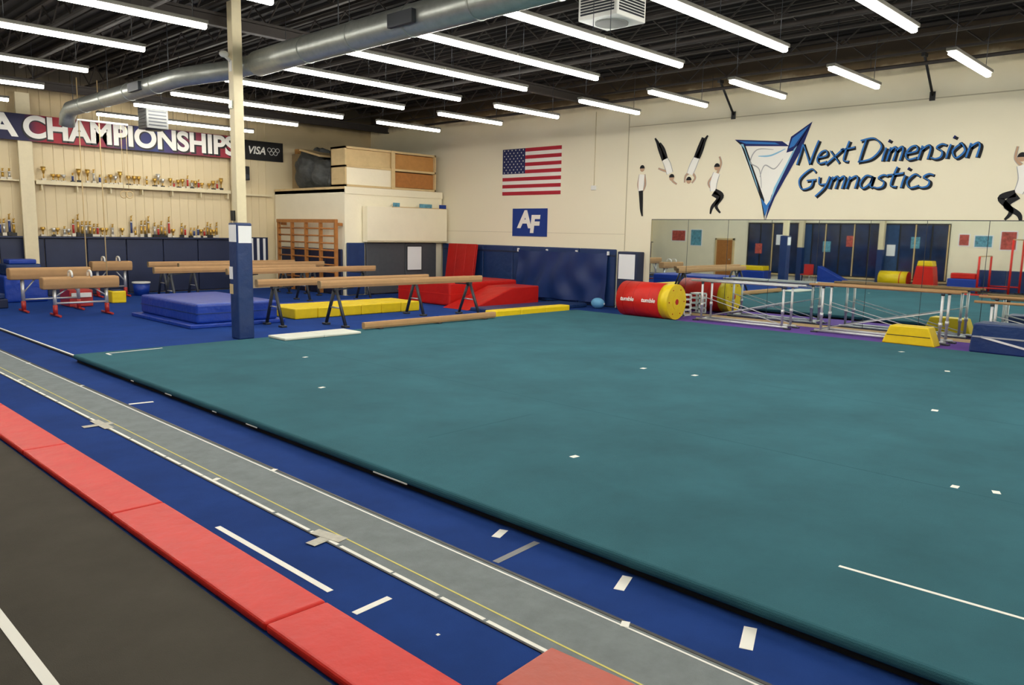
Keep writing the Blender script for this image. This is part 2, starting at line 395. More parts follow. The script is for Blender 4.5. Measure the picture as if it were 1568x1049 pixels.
# flag
b=MB();y1,y0=19.85,17.15;z0,z1=3.58,5.16;hs=(z1-z0)/13
for k in range(13): b.box(XE-.02,XE-.0005,y0,y1,z1-(k+1)*hs,z1-k*hs,flagred if k%2==0 else flagwhite)
cw=(y1-y0)*.4;b.box(XE-.024,XE-.02,y1-cw,y1,z1-7*hs,z1,flagblue)
for r in range(9):
    n=6 if r%2==0 else 5
    for c in range(n):
        u=(c+.5)/6 if n==6 else (c+1)/6
        yy=y1-u*cw;zz=z1-(r+.5)*7*hs/9;R=.035
        P=[]
        for q in range(10):
            rr=R if q%2==0 else R*.4;t=math.pi/2+q*math.pi/5;P.append((XE-.026,yy+rr*math.cos(t),zz+rr*math.sin(t)))
        b.poly(P,[tuple(range(10))],flagwhite)
b.done('american_flag',recalc=False)

def textobj(body,size,m,loc,rot,parent,sx=1,off=0,shear=0,ext=.004,name='lettering',fitw=None):
    cu=bpy.data.curves.new(name,'FONT');cu.body=body;cu.size=size;cu.offset=off;cu.extrude=ext;cu.shear=shear
    cu.align_x='CENTER';cu.align_y='CENTER'
    o=bpy.data.objects.new(name,cu);COL.objects.link(o);bpy.context.view_layer.update()
    dg=bpy.context.evaluated_depsgraph_get();me=bpy.data.meshes.new_from_object(o.evaluated_get(dg))
    bpy.data.objects.remove(o);me.materials.clear();me.materials.append(m)
    n=bpy.data.objects.new(name,me);COL.objects.link(n)
    if fitw:
        xs=[v.co.x for v in me.vertices];sx=fitw/(max(xs)-min(xs))
    n.matrix_world=Matrix.Translation(loc)@rot@Matrix.Diagonal((sx,1,1,1));n.parent=parent
    return n
RE=Matrix(((0,0,-1,0),(-1,0,0,0),(0,1,0,0),(0,0,0,1)))
RN=Matrix(((1,0,0,0),(0,0,-1,0),(0,1,0,0),(0,0,0,1)))
b=MB();b.box(XE-.02,XE-.0005,17.7,19.32,2.17,3.12,afblue);o=b.done('academy_pennant')
textobj('A',.8,flagwhite,(XE-.024,18.74,2.72),RE,o,1.1,.035,.1)
textobj('F',.8,flagwhite,(XE-.034,18.28,2.56),RE,o,1.1,.035,.1)

# ------------------------------------------------------------ mural ribbons
def cat(pts,n=7):
    if len(pts)<3: 
        a,c=pts;return [tuple(a[i]+(c[i]-a[i])*t/n for i in range(len(a))) for t in range(n+1)]
    P=[pts[0]]+list(pts)+[pts[-1]];out=[]
    for i in range(1,len(P)-2):
        p0,p1,p2,p3=P[i-1:i+3]
        for k in range(n):
            t=k/n
            out.append(tuple(.5*((2*p1[j])+(-p0[j]+p2[j])*t+(2*p0[j]-5*p1[j]+4*p2[j]-p3[j])*t*t+(-p0[j]+3*p1[j]-3*p2[j]+p3[j])*t**3) for j in range(len(p1))))
    out.append(tuple(pts[-1]));return out
def ribbon(b,pts,m,x,widths=None,w=.05,call=False,taper=False):
    if widths: pts=[(p[0],p[1],q) for p,q in zip(pts,widths)]
    c=cat(pts);n=len(c);L=[];R=[]
    for i,p in enumerate(c):
        q=c[min(i+1,n-1)];r=c[max(i-1,0)];dx,dz=q[0]-r[0],q[1]-r[1];l=math.hypot(dx,dz) or 1
        nx,nz=-dz/l,dx/l
        ww=p[2] if widths else w
        if call: ww=w*(.45+.75*abs(nx*.8+nz*.6))
        if taper: ww*=min(1,.35+2.2*min(i,n-1-i)/n)
        L.append((x,p[0]+nx*ww/2,p[1]+nz*ww/2));R.append((x,p[0]-nx*ww/2,p[1]-nz*ww/2))
    b.poly(L+R,[(i,i+1,n+i+1,n+i) for i in range(n-1)],m)
LET={'N':([[(0,0),(.06,.5),(.1,1)],[(.1,1),(.35,.5),(.58,0)],[(.58,0),(.66,.55),(.78,1.12)]],.85),
'e':([[(.03,.28),(.4,.38),(.34,.6),(.14,.55),(.02,.25),(.15,.02),(.45,.08)]],.52),
'x':([[(0,.6),(.25,.3),(.5,-.02)],[(.55,.66),(.22,.28),(-.08,-.05)]],.52),
't':([[(.22,1),(.14,.5),(.14,.12),(.36,.04)],[(-.08,.62),(.2,.64),(.5,.7)]],.48),
'D':([[(.1,1),(.04,.5),(0,0)],[(-.12,.98),(.4,1.05),(.78,.65),(.5,.15),(-.05,0)]],.88),
'i':([[(.1,.6),(.06,.3),(.05,0)],[(.15,.84),(.19,.95)]],.22),
'm':([[(0,0),(.03,.3),(.06,.6)],[(.05,.42),(.2,.6),(.29,.48),(.26,0)],[(.29,.42),(.46,.6),(.55,.48),(.52,0)]],.68),
'n':([[(0,0),(.03,.3),(.06,.6)],[(.05,.42),(.27,.6),(.38,.46),(.36,0)]],.52),
's':([[(.42,.56),(.22,.62),(.08,.48),(.3,.3),(.3,.08),(.12,0),(-.06,.06)]],.46),
'o':([[(.22,.6),(.0,.3),(.18,0),(.42,.28),(.26,.6),(.18,.58)]],.52),
'G':([[(.66,.82),(.4,1),(.02,.5),(.2,.0),(.55,.1),(.6,.42)],[(.34,.42),(.5,.44),(.72,.46)]],.82),
'y':([[(.02,.6),(.08,.25),(.32,.22)],[(.45,.62),(.32,.05),(.02,-.4)]],.52),
'a':([[(.4,.55),(.15,.6),(0,.25),(.14,0),(.36,.2),(.43,.58)],[(.43,.58),(.41,.12),(.52,.02)]],.58),
'c':([[(.42,.5),(.2,.62),(.0,.3),(.15,.0),(.44,.08)]],.47),' ':([],.32)}
def p_idx(s): return sum(p[1] for p in s)/len(s)<.75
def lettering(word,ystart,zb,sx,sz,slope):
    u=0
    for ch in word:
        st,adv=LET[ch]
        for s in st:
            def T(p,dy=0,dz=0):
                U=(u+p[0]+.12*p[1])*sx
                return (ystart-U+dy,zb+p[1]*sz-slope*U+dz)
            ribbon(bb,[T(p,-.014,-.010) for p in s],blackpaint,XE-.008,w=.092,call=True)
            ribbon(bb,[T(p,.014,.012) for p in s],mblue if p_idx(s) else mnavy,XE-.011,w=.036,call=True)
        u+=adv
bb=MB()
lettering('Next Dimension',9.10,4.17,.585,.52,.004)
lettering('Gymnastics',9.05,3.55,.62,.49,.012)
bb.done('painted_gym_name',recalc=False)
bb=MB()
def wp(m,pts,x=XE-.008): bb.poly([(x,p[0],p[1]) for p in pts],[tuple(range(len(pts)))],m)
wp(mwhite,[(10.8,4.85),(9.5,4.76),(9.0,4.9),(9.88,2.95)],XE-.004)
wp(mnavy,[(10.92,4.93),(9.55,4.80),(9.35,4.66),(10.6,4.74)])
wp(mblue,[(10.80,4.885),(9.75,4.78),(9.62,4.72),(10.58,4.80)],XE-.011)
wp(blackpaint,[(10.92,4.93),(10.72,4.76),(10.05,3.3),(9.90,2.70),(9.95,3.3),(10.60,4.76)])
wp(mlight,[(10.74,4.80),(10.62,4.66),(10.12,3.5),(10.2,3.75),(10.66,4.8)],XE-.011)
wp(mnavy,[(8.78,5.24),(9.32,4.9),(9.42,4.5),(9.20,4.55),(9.05,4.78)])
wp(mblue,[(8.86,5.15),(9.28,4.86),(9.36,4.6),(9.22,4.66)],XE-.011)
wp(mnavy,[(8.78,5.24),(9.02,4.55),(9.66,3.35),(9.90,2.70),(9.76,3.4),(9.20,4.6)])
wp(mlight,[(9.14,4.66),(9.62,3.62),(9.8,3.15),(9.70,3.6),(9.22,4.58)],XE-.011)
wp(mblue,[(10.05,3.35),(9.90,2.85),(9.74,3.35),(9.88,3.15)],XE-.012)
ribbon(bb,[(9.78,4.6),(10.25,4.62),(10.42,4.3),(10.15,4.1),(10.05,3.6)],mgrey,XE-.010,w=.03,taper=True)
ribbon(bb,[(9.45,4.6),(9.85,4.45),(10.2,4.45)],mlight,XE-.010,w=.04,taper=True)
ribbon(bb,[(9.5,4.35),(9.72,4.1),(10.0,4.2),(10.12,3.9)],mgrey,XE-.010,w=.03,taper=True)
bb.done('painted_triangle_logo',recalc=False)
def gymnast(legs,torso,arms,head,hr=.085):
    global bb
    bb=MB()
    for a in arms:
        ribbon(bb,a,mgrey,XE-.006,widths=[.085,.07,.055][:len(a)]);ribbon(bb,a,mskin,XE-.008,widths=[.06,.048,.035][:len(a)])
    ribbon(bb,torso,mgrey,XE-.007,widths=[.22,.24,.19]);ribbon(bb,torso,mwhite,XE-.009,widths=[.19,.20,.16])
    for l in legs: ribbon(bb,l,blackpaint,XE-.010,widths=[.16,.13,.10,.05][:len(l)])
    n=16
    bb.poly([(XE-.011,head[0]+hr*math.cos(2*math.pi*k/n),head[1]+hr*1.15*math.sin(2*math.pi*k/n)) for k in range(n)],[tuple(range(n))],mskin)
    bb.poly([(XE-.012,head[0]+hr*1.05*math.cos(math.pi*k/8),head[1]+hr*1.2*math.sin(math.pi*k/8)) for k in range(9)],[tuple(range(9))],blackpaint)
    bb.done('painted_gymnast_mural',recalc=False)
gymnast([[(13.95,3.62),(13.92,3.3),(13.90,3.05),(13.86,2.86)]],[(13.93,4.1),(13.95,3.85),(13.95,3.6)],[[(13.85,4.1),(13.80,3.8),(13.88,3.6)],[(14.0,4.1),(14.06,3.8),(14.0,3.6)]],(13.93,4.28))
gymnast([[(13.17,4.5),(13.33,4.8),(13.42,5.0),(13.52,5.14)],[(13.12,4.52),(13.22,4.8),(13.36,4.98)]],[(12.95,4.1),(13.05,4.35),(13.17,4.55)],[[(13.0,4.15),(13.2,4.2),(13.36,4.26)],[(12.95,4.05),(12.85,3.88),(12.70,3.78)]],(12.88,3.98))
gymnast([[(12.05,4.5),(11.93,4.75),(11.86,4.95),(11.76,5.10)],[(12.1,4.5),(12.0,4.8),(11.9,5.05)]],[(12.28,4.05),(12.18,4.3),(12.06,4.55)],[[(12.3,4.1),(12.42,4.0),(12.44,3.82)],[(12.22,4.1),(12.1,3.95),(12.2,3.8)]],(12.30,3.88))
gymnast([[(11.45,3.55),(11.22,3.42),(11.38,3.15),(11.24,2.95)],[(11.5,3.5),(11.32,3.35),(11.5,3.12),(11.55,2.92)]],[(11.42,4.05),(11.5,3.8),(11.5,3.55)],[[(11.4,4.05),(11.3,4.3),(11.36,4.5)],[(11.5,4.0),(11.66,3.8),(11.6,3.65)]],(11.42,4.22))
gymnast([[(4.15,3.35),(4.42,3.25),(4.2,2.98),(4.3,2.78)],[(4.1,3.3),(4.3,3.1),(4.05,2.9),(4.0,2.74)]],[(4.08,3.95),(4.02,3.65),(4.1,3.35)],[[(4.1,3.95),(4.22,4.1),(4.2,4.35)],[(4.0,3.9),(3.85,4.1),(3.9,4.3)]],(4.10,4.12))

# ------------------------------------------------------------ loft room in the corner
LX,LY=15.5,23.0
b=MB()
b.box(LX,XE-.12,LY,LY+.15,0,3.55,cream);b.box(LX,LX+.15,LY+.15,YN-.05,0,3.7,cream)
b.box(LX,XE-.12,LY+.15,YN-.05,3.55,3.7,cream);b.box(LX-.03,LX,LY-.02,YN-.05,3.66,3.74,birch);b.box(LX,XE-.12,LY-.04,LY,3.5,3.74,cream)
b.done('loft_room')
b=MB();b.box(16.2,XE-.14,LY-.34,LY-.05,1.86,3.1,cream,bev=.01);b.box(16.2,XE-.14,LY-.345,LY-.34,1.86,1.92,joint);b.done('bulkhead_box')
b=MB();b.box(LX+.02,16.25,LY-.10,LY-.05,.03,1.83,navyv,bev=.02)
b.box(16.3,18.0,LY-.14,LY-.05,.03,1.83,greyv,bev=.02);b.box(18.02,19.5,LY-.14,LY-.05,.03,1.83,greyv,bev=.02)
b.done('wall_pads')
b=MB();b.box(18.1,18.75,LY-.17,LY-.145,.85,1.7,paper);b.box(18.07,18.78,LY-.165,LY-.142,.82,1.73,dsteel);b.done('notice_board')
b=MB();b.box(17.3,17.6,LY-.35,LY-.345,3.12,3.26,poster1);b.box(18.5,19.1,LY-.35,LY-.345,3.12,3.26,poster1);b.box(19.45,19.8,LY-.35,LY-.345,3.12,3.26,afblue);b.box(17.3,19.8,LY-.345,LY-.3,3.10,3.13,birch);b.done('small_signs')
b=MB();x0,x1,y0,y1,z0,z1=15.55,19.6,LY+.02,LY+.9,3.75,5.1
b.box(x0,x1,y1-.04,y1,z0,z1,birch)
for xx in (x0,17.55,x1-.06): b.box(xx,xx+.06,y0,y1,z0,z1,birch)
for zz in (z0,(z0+z1)/2-.02,z1-.07): b.box(x0,x1,y0,y1,zz,zz+.07,birch)
b.box(x0+.06,17.55,y0+.12,y0+.14,z0+.74,z1-.07,birch);b.box(x0+.06,17.55,y0+.04,y0+.06,z0+.07,z0+.66,cream)
b.box(17.61,x1-.06,y0+.10,y0+.12,z0+.72,z1-.09,plywood);b.box(17.61,x1-.06,y0+.10,y0+.12,z0+.09,z0+.62,wood)
b.box(17.5,17.66,y0-.03,y0,z0,z1,birch)
b.done('plywood_cupboard')
b=MB()
b.box(16.2,16.3,26.3,27.55,3.75,5.1,brown);b.box(16.3,18.6,27.3,27.5,3.75,5.3,plywood)
def lump(c,s,m,seed):
    bmm=bmesh.new();bmesh.ops.create_icosphere(bmm,subdivisions=4,radius=1)
    for v in bmm.verts:
        q=v.co.copy();v.co*=1+.16*math.sin(5*q.x+seed)*math.cos(4*q.y+seed)+.06*math.sin(13*q.x+9*q.z+seed)+.05*math.sin(17*q.y+seed*2)
        if v.co.z<-.75: v.co.z=-.75
    b.merge(bmm,m,Matrix.Translation(c)@Matrix.Diagonal((*s,1)),smooth=True)
lump((16.45,26.1,4.40),(.75,.85,.80),tarp,1);lump((16.5,25.0,4.25),(.8,.75,.62),tarp,3);lump((16.1,24.25,4.0),(.4,.3,.32),tarp,4)
M1=Matrix.Translation((16.1,25.6,5.0))@Matrix.Rotation(math.radians(12),4,'X')
b.box(-.4,.5,-.8,.6,0,.07,birch,M=M1);b.cyl((16.3,24.3,4.85),(17.9,26.5,5.0),.22,black);b.sphere((17.5,24.3,5.15),.12,bluev)
lump((18.1,25.6,4.45),(1,1,.75),greyp,8);lump((18.6,24.6,5.0),(.3,.3,.25),poster1,5);lump((17.2,25.2,5.1),(.5,.4,.2),greyv,9)
b.done('stored_tarps_and_mats')
b=MB();X=LX-.32
for k in range(5):
    y=LY+.15+k*.95;b.box(X,X+.12,y-.035,y+.035,.05,2.62,wood)
for k in range(9):
    z=.3+k*.25;b.cyl((X+.05,LY+.1,z),(X+.05,LY+4.0,z),.03,wood,seg=8)
b.box(X-.01,X+.1,LY+.1,LY+4.0,2.5,2.62,wood);b.box(X+.12,LX-.02,LY+.1,LY+.2,2.4,2.5,wood);b.box(X+.12,LX-.02,LY+3.8,LY+3.9,2.4,2.5,wood)
b.done('stall_bars')
b=MB()
for k in range(4): b.box(LX-.1,LX-.02,LY+.1+k*1.0,LY+1.08+k*1.0,.03,1.6,navyd,bev=.02)
b.done('wall_pads')

# ------------------------------------------------------------ north wall
b=MB();x=-1.0
while x<13.4:
    b.box(x,x+1.2,YN-.1,YN-.022,.03,1.83,navyd,bev=.02);x+=1.22
b.box(-1,13.6,YN-.22,YN-.022,1.84,1.89,navyd)
b.done('wall_pads')
for (x0,x1) in ((6.92,7.3),(13.65,13.98),(.5,.85)):
    b=MB();b.box(x0,x1,YN-.34,YN-.23,0,6.15,colpaint);b.box(x0+.12,x1-.12,YN-.23,YN-.11,1.95,6.15,colpaint);b.done('steel_column')
b=MB();b.box(7.35,13.6,YN-.30,YN-.03,3.54,3.58,colpaint);b.box(7.35,13.6,YN-.32,YN-.30,3.48,3.60,colpaint);b.box(3.0,6.9,YN-.30,YN-.03,3.54,3.58,colpaint)
for k in range(7): b.box(7.5+k,7.53+k,YN-.27,YN-.03,3.3,3.54,colpaint)
b.box(14.0,15.3,YN-.2,YN-.03,3.45,3.52,colpaint)
b.done('trophy_shelf')
def trophy(b,x,y,z,hh,kind):
    w=.05+.02*random.random()
    m=random.choice([trwood,black,trwood]);c=random.choice([gold,silver,gold,trred,trblue])
    b.box(x-w,x+w,y-w*.8,y+w*.8,z,z+hh*.18,m)
    if kind==0:
        b.cyl((x,y,z+hh*.18),(x,y,z+hh*.5),.018,gold,seg=7);b.cyl((x,y,z+hh*.5),(x,y,z+hh*.95),.025,c if c in(gold,silver) else gold,seg=9,r2=.075)
        b.cyl((x-.08,y,z+hh*.75),(x+.08,y,z+hh*.75),.011,gold,seg=5)
    else:
        b.cyl((x,y,z+hh*.18),(x,y,z+hh*.66),.034,c,seg=8);b.box(x-.045,x+.045,y-.03,y+.03,z+hh*.66,z+hh*.72,trwood)
        b.cyl((x,y,z+hh*.72),(x,y,z+hh*.9),.034,gold,seg=7,r2=.016);b.sphere((x,y,z+hh*.94),.024,gold)
        b.cyl((x,y,z+hh*.84),(x+.04,y,z+hh),.01,gold,seg=5)
b=MB();x=7.6
while x<13.4:
    trophy(b,x,YN-.17,3.585,random.choice((.24,.3,.34,.46)),random.choice((0,0,1)));x+=random.choice((.12,.15,.18,.26))
x=4.0
while x<6.8: trophy(b,x,YN-.17,3.585,random.uniform(.25,.6),1);x+=random.uniform(.12,.22)
b.done('shelf_trophies')
b=MB();x=7.5
while x<13.2:
    hh=random.uniform(.2,.32) if x<8.3 else random.choice((.34,.42,.5,.56,.72,.30))
    trophy(b,x,YN-.12,1.895,hh,1 if hh>.3 else 0);x+=random.choice((.11,.12,.14,.2,.3 if random.random()<.3 else .12))
x=5.0
while x<6.8: trophy(b,x,YN-.12,1.895,random.uniform(.45,.75),1);x+=random.uniform(.1,.15)
b.done('ledge_trophies')
ban=ramp_mat('banner_print',0,[(0,(24,28,62)),(.40,(30,30,70)),(.47,(170,30,46)),(.60,(150,36,56)),(.68,(46,44,100)),(.8,(40,56,116)),(.9,(120,40,66)),(1,(150,40,56))],3.6,13.85,.6,noise=1.2)
b=MB();b.box(3.6,13.85,YN-.40,YN-.385,4.74,5.52,ban);o=b.done('championships_banner')
textobj('CHAMPIONSHIPS',.92,black,(10.45,YN-.41,5.10),RN,o,1.0,.05,fitw=6.86)
textobj('CHAMPIONSHIPS',.88,mwhite,(10.42,YN-.42,5.13),RN,o,1.0,.032,fitw=6.72)
textobj('USA',.88,mwhite,(5.95,YN-.41,5.13),RN,o,1.15,.032)
b=MB();b.box(14.2,15.85,YN-.10,YN-.0215,4.78,5.48,black);
def ring(cx,cz,r):
    n=20;V=[];
    for k in range(n):
        t=2*math.pi*k/n
        for rr in (r,r*.78): V.append((cx+rr*math.cos(t),YN-.104,cz+rr*math.sin(t)))
    b.poly(V,[(2*k,2*k+1,(2*k+3)%(2*n),(2*k+2)%(2*n)) for k in range(n)],whitep)
for dx,dz in ((0,.06),(.17,.06),(.34,.06),(.085,-.05),(.255,-.05)): ring(15.28+dx,5.13+dz,.085)
o=b.done('sponsor_banner',recalc=False)
textobj('VISA',.38,mwhite,(14.75,YN-.11,5.12),RN,o,.95,.008,.25)
b=MB();b.box(14.05,14.3,YN-.42,YN-.12,4.0,4.5,black,bev=.02);b.cyl((14.18,YN-.44,4.13),(14.18,YN-.42,4.13),.09,dsteel);b.box(14.15,14.2,YN-.12,YN-.03,4.2,4.3,dsteel);b.done('wall_speaker')
b=MB();b.box(14.35,15.15,YN-.06,YN-.0215,.9,1.92,navyd)
for k in range(3): b.box(14.45+k*.25,14.55+k*.25,YN-.064,YN-.06,.95,1.88,paper)
b.done('hanging_chart')
b=MB();b.box(14.05,14.3,YN-.28,YN-.022,1.5,2.2,black,bev=.02);b.box(14.08,14.27,YN-.29,YN-.28,1.95,2.1,whitep);b.done('wall_cabinet')

# ring cables
b=MB()
for x in (7.95,8.5):
    b.cyl((x,25.2,.031),(x,25.2,6.45),.016,birch,seg=6)
    b.cyl((x,25.2,.031),(x,25.2,.1),.05,dsteel,seg=8)
b.box(7.9,9.3,25.16,25.24,5.25,5.3,steel);b.cyl((9.1,25.2,5.25),(9.1,25.2,3.3),.008,birch,seg=5);b.cyl((9.25,25.2,5.25),(9.25,25.2,3.3),.008,birch,seg=5)
def torus(b,c,R,r,m):
    V=[];n,k2=20,8
    for i in range(n):
        t=2*math.pi*i/n
        for j in range(k2):
            p=2*math.pi*j/k2;V.append((c[0]+(R+r*math.cos(p))*math.cos(t),c[1]+r*math.sin(p),c[2]+(R+r*math.cos(p))*math.sin(t)))
    b.poly(V,[(i*k2+j,i*k2+(j+1)%k2,((i+1)%n)*k2+(j+1)%k2,((i+1)%n)*k2+j) for i in range(n) for j in range(k2)],m,True)
torus(b,(9.1,25.2,3.2),.1,.015,birch);torus(b,(9.25,25.15,3.2),.1,.015,birch)
b.done('still_rings_rig')

# ------------------------------------------------------------ beams
def beam(x0,x1,y,top,zb=.031,leg=.42,legm=dsteel,spread=.40):
    b=MB();prof=[(y-.05,top),(y+.05,top),(y+.065,top-.04),(y+.065,top-.11),(y+.04,top-.17),(y-.04,top-.17),(y-.065,top-.11),(y-.065,top-.04)]
    b.prism(prof,0,x0,x1,beamm)
    b.prism([(p[0]+(p[0]-y)*.04,p[1]+(.002 if p[1]>top-.1 else -.002)) for p in prof],0,x0-.02,x0+.0,brown)
    b.prism(prof,0,x1,x1+.02,brown)
    for xx in (x0+leg,x1-leg):
        b.box(xx-.06,xx+.06,y-.06,y+.06,top-.23,top-.17,legm)
        for s in (-1,1):
            b.cyl((xx,y+s*.04,top-.21),(xx,y+s*spread,zb+.05),.04,legm,seg=8)
            b.box(xx-.07,xx+.07,y+s*spread-.08,y+s*spread+.08,zb,zb+.05,legm,bev=.01)
        b.cyl((xx,y-.2,(top-.2)*.52),(xx,y+.2,(top-.2)*.52),.018,steel,seg=6)
        b.cyl((xx,y,top-.22),(xx+(.5 if xx<(x0+x1)/2 else -.5),y,top-.18),.02,legm,seg=6)
    b.done('balance_beam')
beam(9.85,14.95,15.65,1.10)
beam(8.75,13.75,16.5,1.12,spread=.36)
beam(10.2,15.2,20.9,1.14)
beam(8.6,13.6,21.9,1.16)
beam(10.0,15.0,23.6,1.18)
beam(9.6,14.6,24.85,1.18)
b=MB();y=14.02;zz=.1315;b.prism([(y-.05,zz+.16),(y+.05,zz+.16),(y+.06,zz+.12),(y+.06,zz+.06),(y+.04,zz+.02),(y-.04,zz+.02),(y-.06,zz+.06),(y-.06,zz+.12)],0,9.9,13.9,beamm)
for xx in (10.3,12.0,13.5): b.box(xx-.05,xx+.05,y-.12,y+.12,zz,zz+.022,dsteel)
b.done('floor_balance_beam')
def mat_block(name,x0,x1,y0,y1,z0,z1,m,bev=.04,nx=1,ny=1,seam=None):
    b=MB()
    for i in range(nx):
        for j in range(ny):
            b.box(x0+(x1-x0)*i/nx+.004,x0+(x1-x0)*(i+1)/nx-.004,y0+(y1-y0)*j/ny+.004,y0+(y1-y0)*(j+1)/ny-.004,z0,z1,m,bev=bev)
    if seam:
        b.box(x0-.003,x1+.003,y0-.003,y1+.003,(z0+z1)/2-.008,(z0+z1)/2+.008,seam)
    return b.done(name)
mat_block('blue_panel_mat',7.4,9.75,17.0,20.4,.031,.12,bluev,.02,ny=3)
mat_block('blue_crash_mat',7.6,9.6,17.1,20.3,.121,.57,bluev,.06,seam=navyv)
mat_block('white_throw_mat',7.72,9.5,13.52,14.18,.1312,.18,whitev,.015,nx=2)
mat_block('yellow_panel_mat',10.2,14.2,17.35,18.7,.031,.30,yellowv,.03,nx=6)
mat_block('blue_landing_mat',10.0,14.6,18.9,20.3,.031,.16,bluev,.03,nx=3)
mat_block('red_crash_mat',15.9,18.9,18.0,20.6,.0,.74,redd,.07,seam=redv)
b=MB();b.prism([(15.5,.0),(18.6,.0),(18.6,.62),(17.4,.60)],1,16.75,17.9,redd,bev=.03);b.done('red_wedge_mat')
mat_block('navy_landing_mat',15.45,19.4,15.4,16.6,0,.12,navyv,.03,nx=2)
mat_block('yellow_edge_mat',14.15,17.2,14.27,14.63,.0,.27,yellowv,.03,nx=3)
b=MB();M=Matrix.Translation((19.45,20.75,0))@Matrix.Rotation(math.radians(8),4,'Y')
for k in range(3): b.box(-.06,.0,k*.5,k*.5+.49,.01,1.85,redd,bev=.02,M=M);b.box(-.13,-.065,k*.5,k*.5+.49,.02,1.85,redd,bev=.02,M=M)
b.done('red_folding_mat')

# ------------------------------------------------------------ pommel horses on the left
def pommel(x,y,top,L=1.6,loops=True,name='pommel_horse'):
    b=MB();prof=[(-.17,-.0),(-.17,-.14),(-.13,-.26),(.13,-.26),(.17,-.14),(.17,0)]
    b.prism([(y+p[0],top-.04+p[1]) for p in prof]+[(y+.13,top),(y-.13,top)],0,x-L/2,x+L/2,beamm,bev=.03)
    if loops:
        for s in (-.22,.22):
            pts=[(x+s,y-.14,top-.01)]+[(x+s,y-.14*math.cos(math.pi*k/8),top+.14*math.sin(math.pi*k/8)**.6) for k in range(1,8)]+[(x+s,y+.14,top-.01)]
            b.tube(pts,.026,whitep,seg=8)
    for sx in (-1,1):
        xx=x+sx*L*.34
        b.cyl((xx,y,top-.3),(xx,y,.25),.045,steel,seg=10);b.cyl((xx,y,.31),(xx,y,.07),.055,trred,seg=10)
        b.cyl((xx,y-.38,.065),(xx,y+.38,.065),.03,trred,seg=8);b.cyl((xx,y,.5),(xx-sx*.28,y,top-.3),.02,steel,seg=6)
    b.cyl((x-L*.34,y,.35),(x+L*.34,y,.35),.025,steel,seg=8)
    b.done(name)
pommel(6.55,21.3,1.0,1.75);pommel(6.3,22.8,1.16,1.9,False,'vaulting_horse');pommel(9.0,26.3,1.15,1.2)
b=MB();b.box(6.9,7.5,23.4,24.2,.04,.5,trred,bev=.02);b.box(6.95,7.45,23.35,23.4,.3,.42,whitep);b.done('red_spotting_block')
b=MB();b.box(5.9,7.0,25.6,26.6,.031,.8,bluev,bev=.05);b.box(6.0,6.9,25.7,26.5,.8,1.12,navyv,bev=.05);b.box(6.1,6.8,25.8,26.4,1.12,1.25,bluev,bev=.03);b.done('blue_mat_stack')
b=MB();b.cyl((9.9,26.3,.031),(9.9,26.3,.42),.22,bluev,seg=20,r2=.26);b.cyl((9.9,26.3,.42),(9.9,26.3,.47),.28,whitep,seg=20);b.done('chalk_bucket')
b=MB();b.box(8.2,8.6,24.0,24.4,.031,.38,yellowv,bev=.03);b.box(8.25,8.55,24.05,24.35,.38,.40,navyv,bev=.008);b.done('yellow_block')
b=MB();b.box(4.9,5.6,24,26.5,.031,.28,navyd,bev=.03);b.box(4.95,5.55,24.05,26.4,.281,.42,navyv,bev=.03);b.done('folded_navy_mat')

# ------------------------------------------------------------ right side apparatus
b=MB();R=.49;z=R+PZ+.004;BX=18.38;B0,B1=11.50,13.18
b.cyl((BX,B0+.3,z),(BX,B1,z),R,redv,seg=32);b.cyl((BX,B0,z),(BX,B0+.3,z),R*.985,yellowv,seg=32)
for yy in (B0+.6,B0+1.1,B0+1.45): b.cyl((BX,yy,z),(BX,yy+.012,z),R*1.005,redd,seg=32)
b.cyl((BX,B0-.01,z),(BX,B0,z),R*.42,yellowv,seg=24);b.cyl((BX,B0-.015,z),(BX,B0-.01,z),R*.16,redd,seg=24)
for t in range(6):
    a=t*math.pi/3;b.sphere((BX+.37*math.cos(a),B0,z+.37*math.sin(a)),.018,redd)
o=b.done('tumbling_barrel')
for yy in (B0+.6,B0+1.3):
    tx=textobj('tumble',.16,mwhite,(BX-R-.006,yy,z+.02),RE,o,1,.003,.2)
b=MB()
for z in (.02,.17,.32,.47,.60): b.box(19.35,19.75,11.85,12.2,z,z+.04,whitep)
for (xx,yy) in ((19.35,11.85),(19.71,11.85),(19.35,12.16),(19.71,12.16)): b.box(xx,xx+.04,yy,yy+.04,PZ,.64,whitep)
for k in range(5): b.box(19.35,19.36,11.87+k*.07,11.9+k*.07,.02,.64,whitep)
b.done('white_crate')
b=MB();b.sphere((19.3,14.9,.165),.17,blueball,(1,1.4,1));b.cyl((19.3,14.66,.165),(19.3,14.65,.165),.03,paper,seg=10);b.done('foam_ball')
def pbars(y0,y1,xa,xb,h1,h2,col=beamm):
    b=MB()
    for X,hh in ((xa,h1),(xb,h2)):
        b.cyl((X,y0,hh),(X,y1,hh),.03,col,seg=10)
        for yy in (y0+.35,y1-.35):
            b.cyl((X,yy,.08),(X,yy,hh-.02),.03,steel,seg=10);b.cyl((X,yy,.4),(X,yy,.5),.042,steel,seg=10)
            b.cyl((X,yy,hh-.08),(X,yy,hh-.02),.04,dsteel,seg=8)
        b.cyl((X,y0+.2,.06),(X,y1-.2,.06),.035,steel,seg=8)
        b.cyl((X,y0+.35,.12),(X,y1-.35,hh*.62),.011,steel,seg=6);b.cyl((X,y1-.35,.12),(X,y0+.35,hh*.62),.011,steel,seg=6)
    for yy in (y0+.35,y1-.35): b.cyl((xa,yy,.06),(xb,yy,.06),.035,steel,seg=8)
    for X in (xa,xb):
        for yy in (y0+.2,y1-.2): b.box(X-.07,X+.07,yy-.07,yy+.07,PZ,.04,dsteel)
    b.done('parallel_bars')
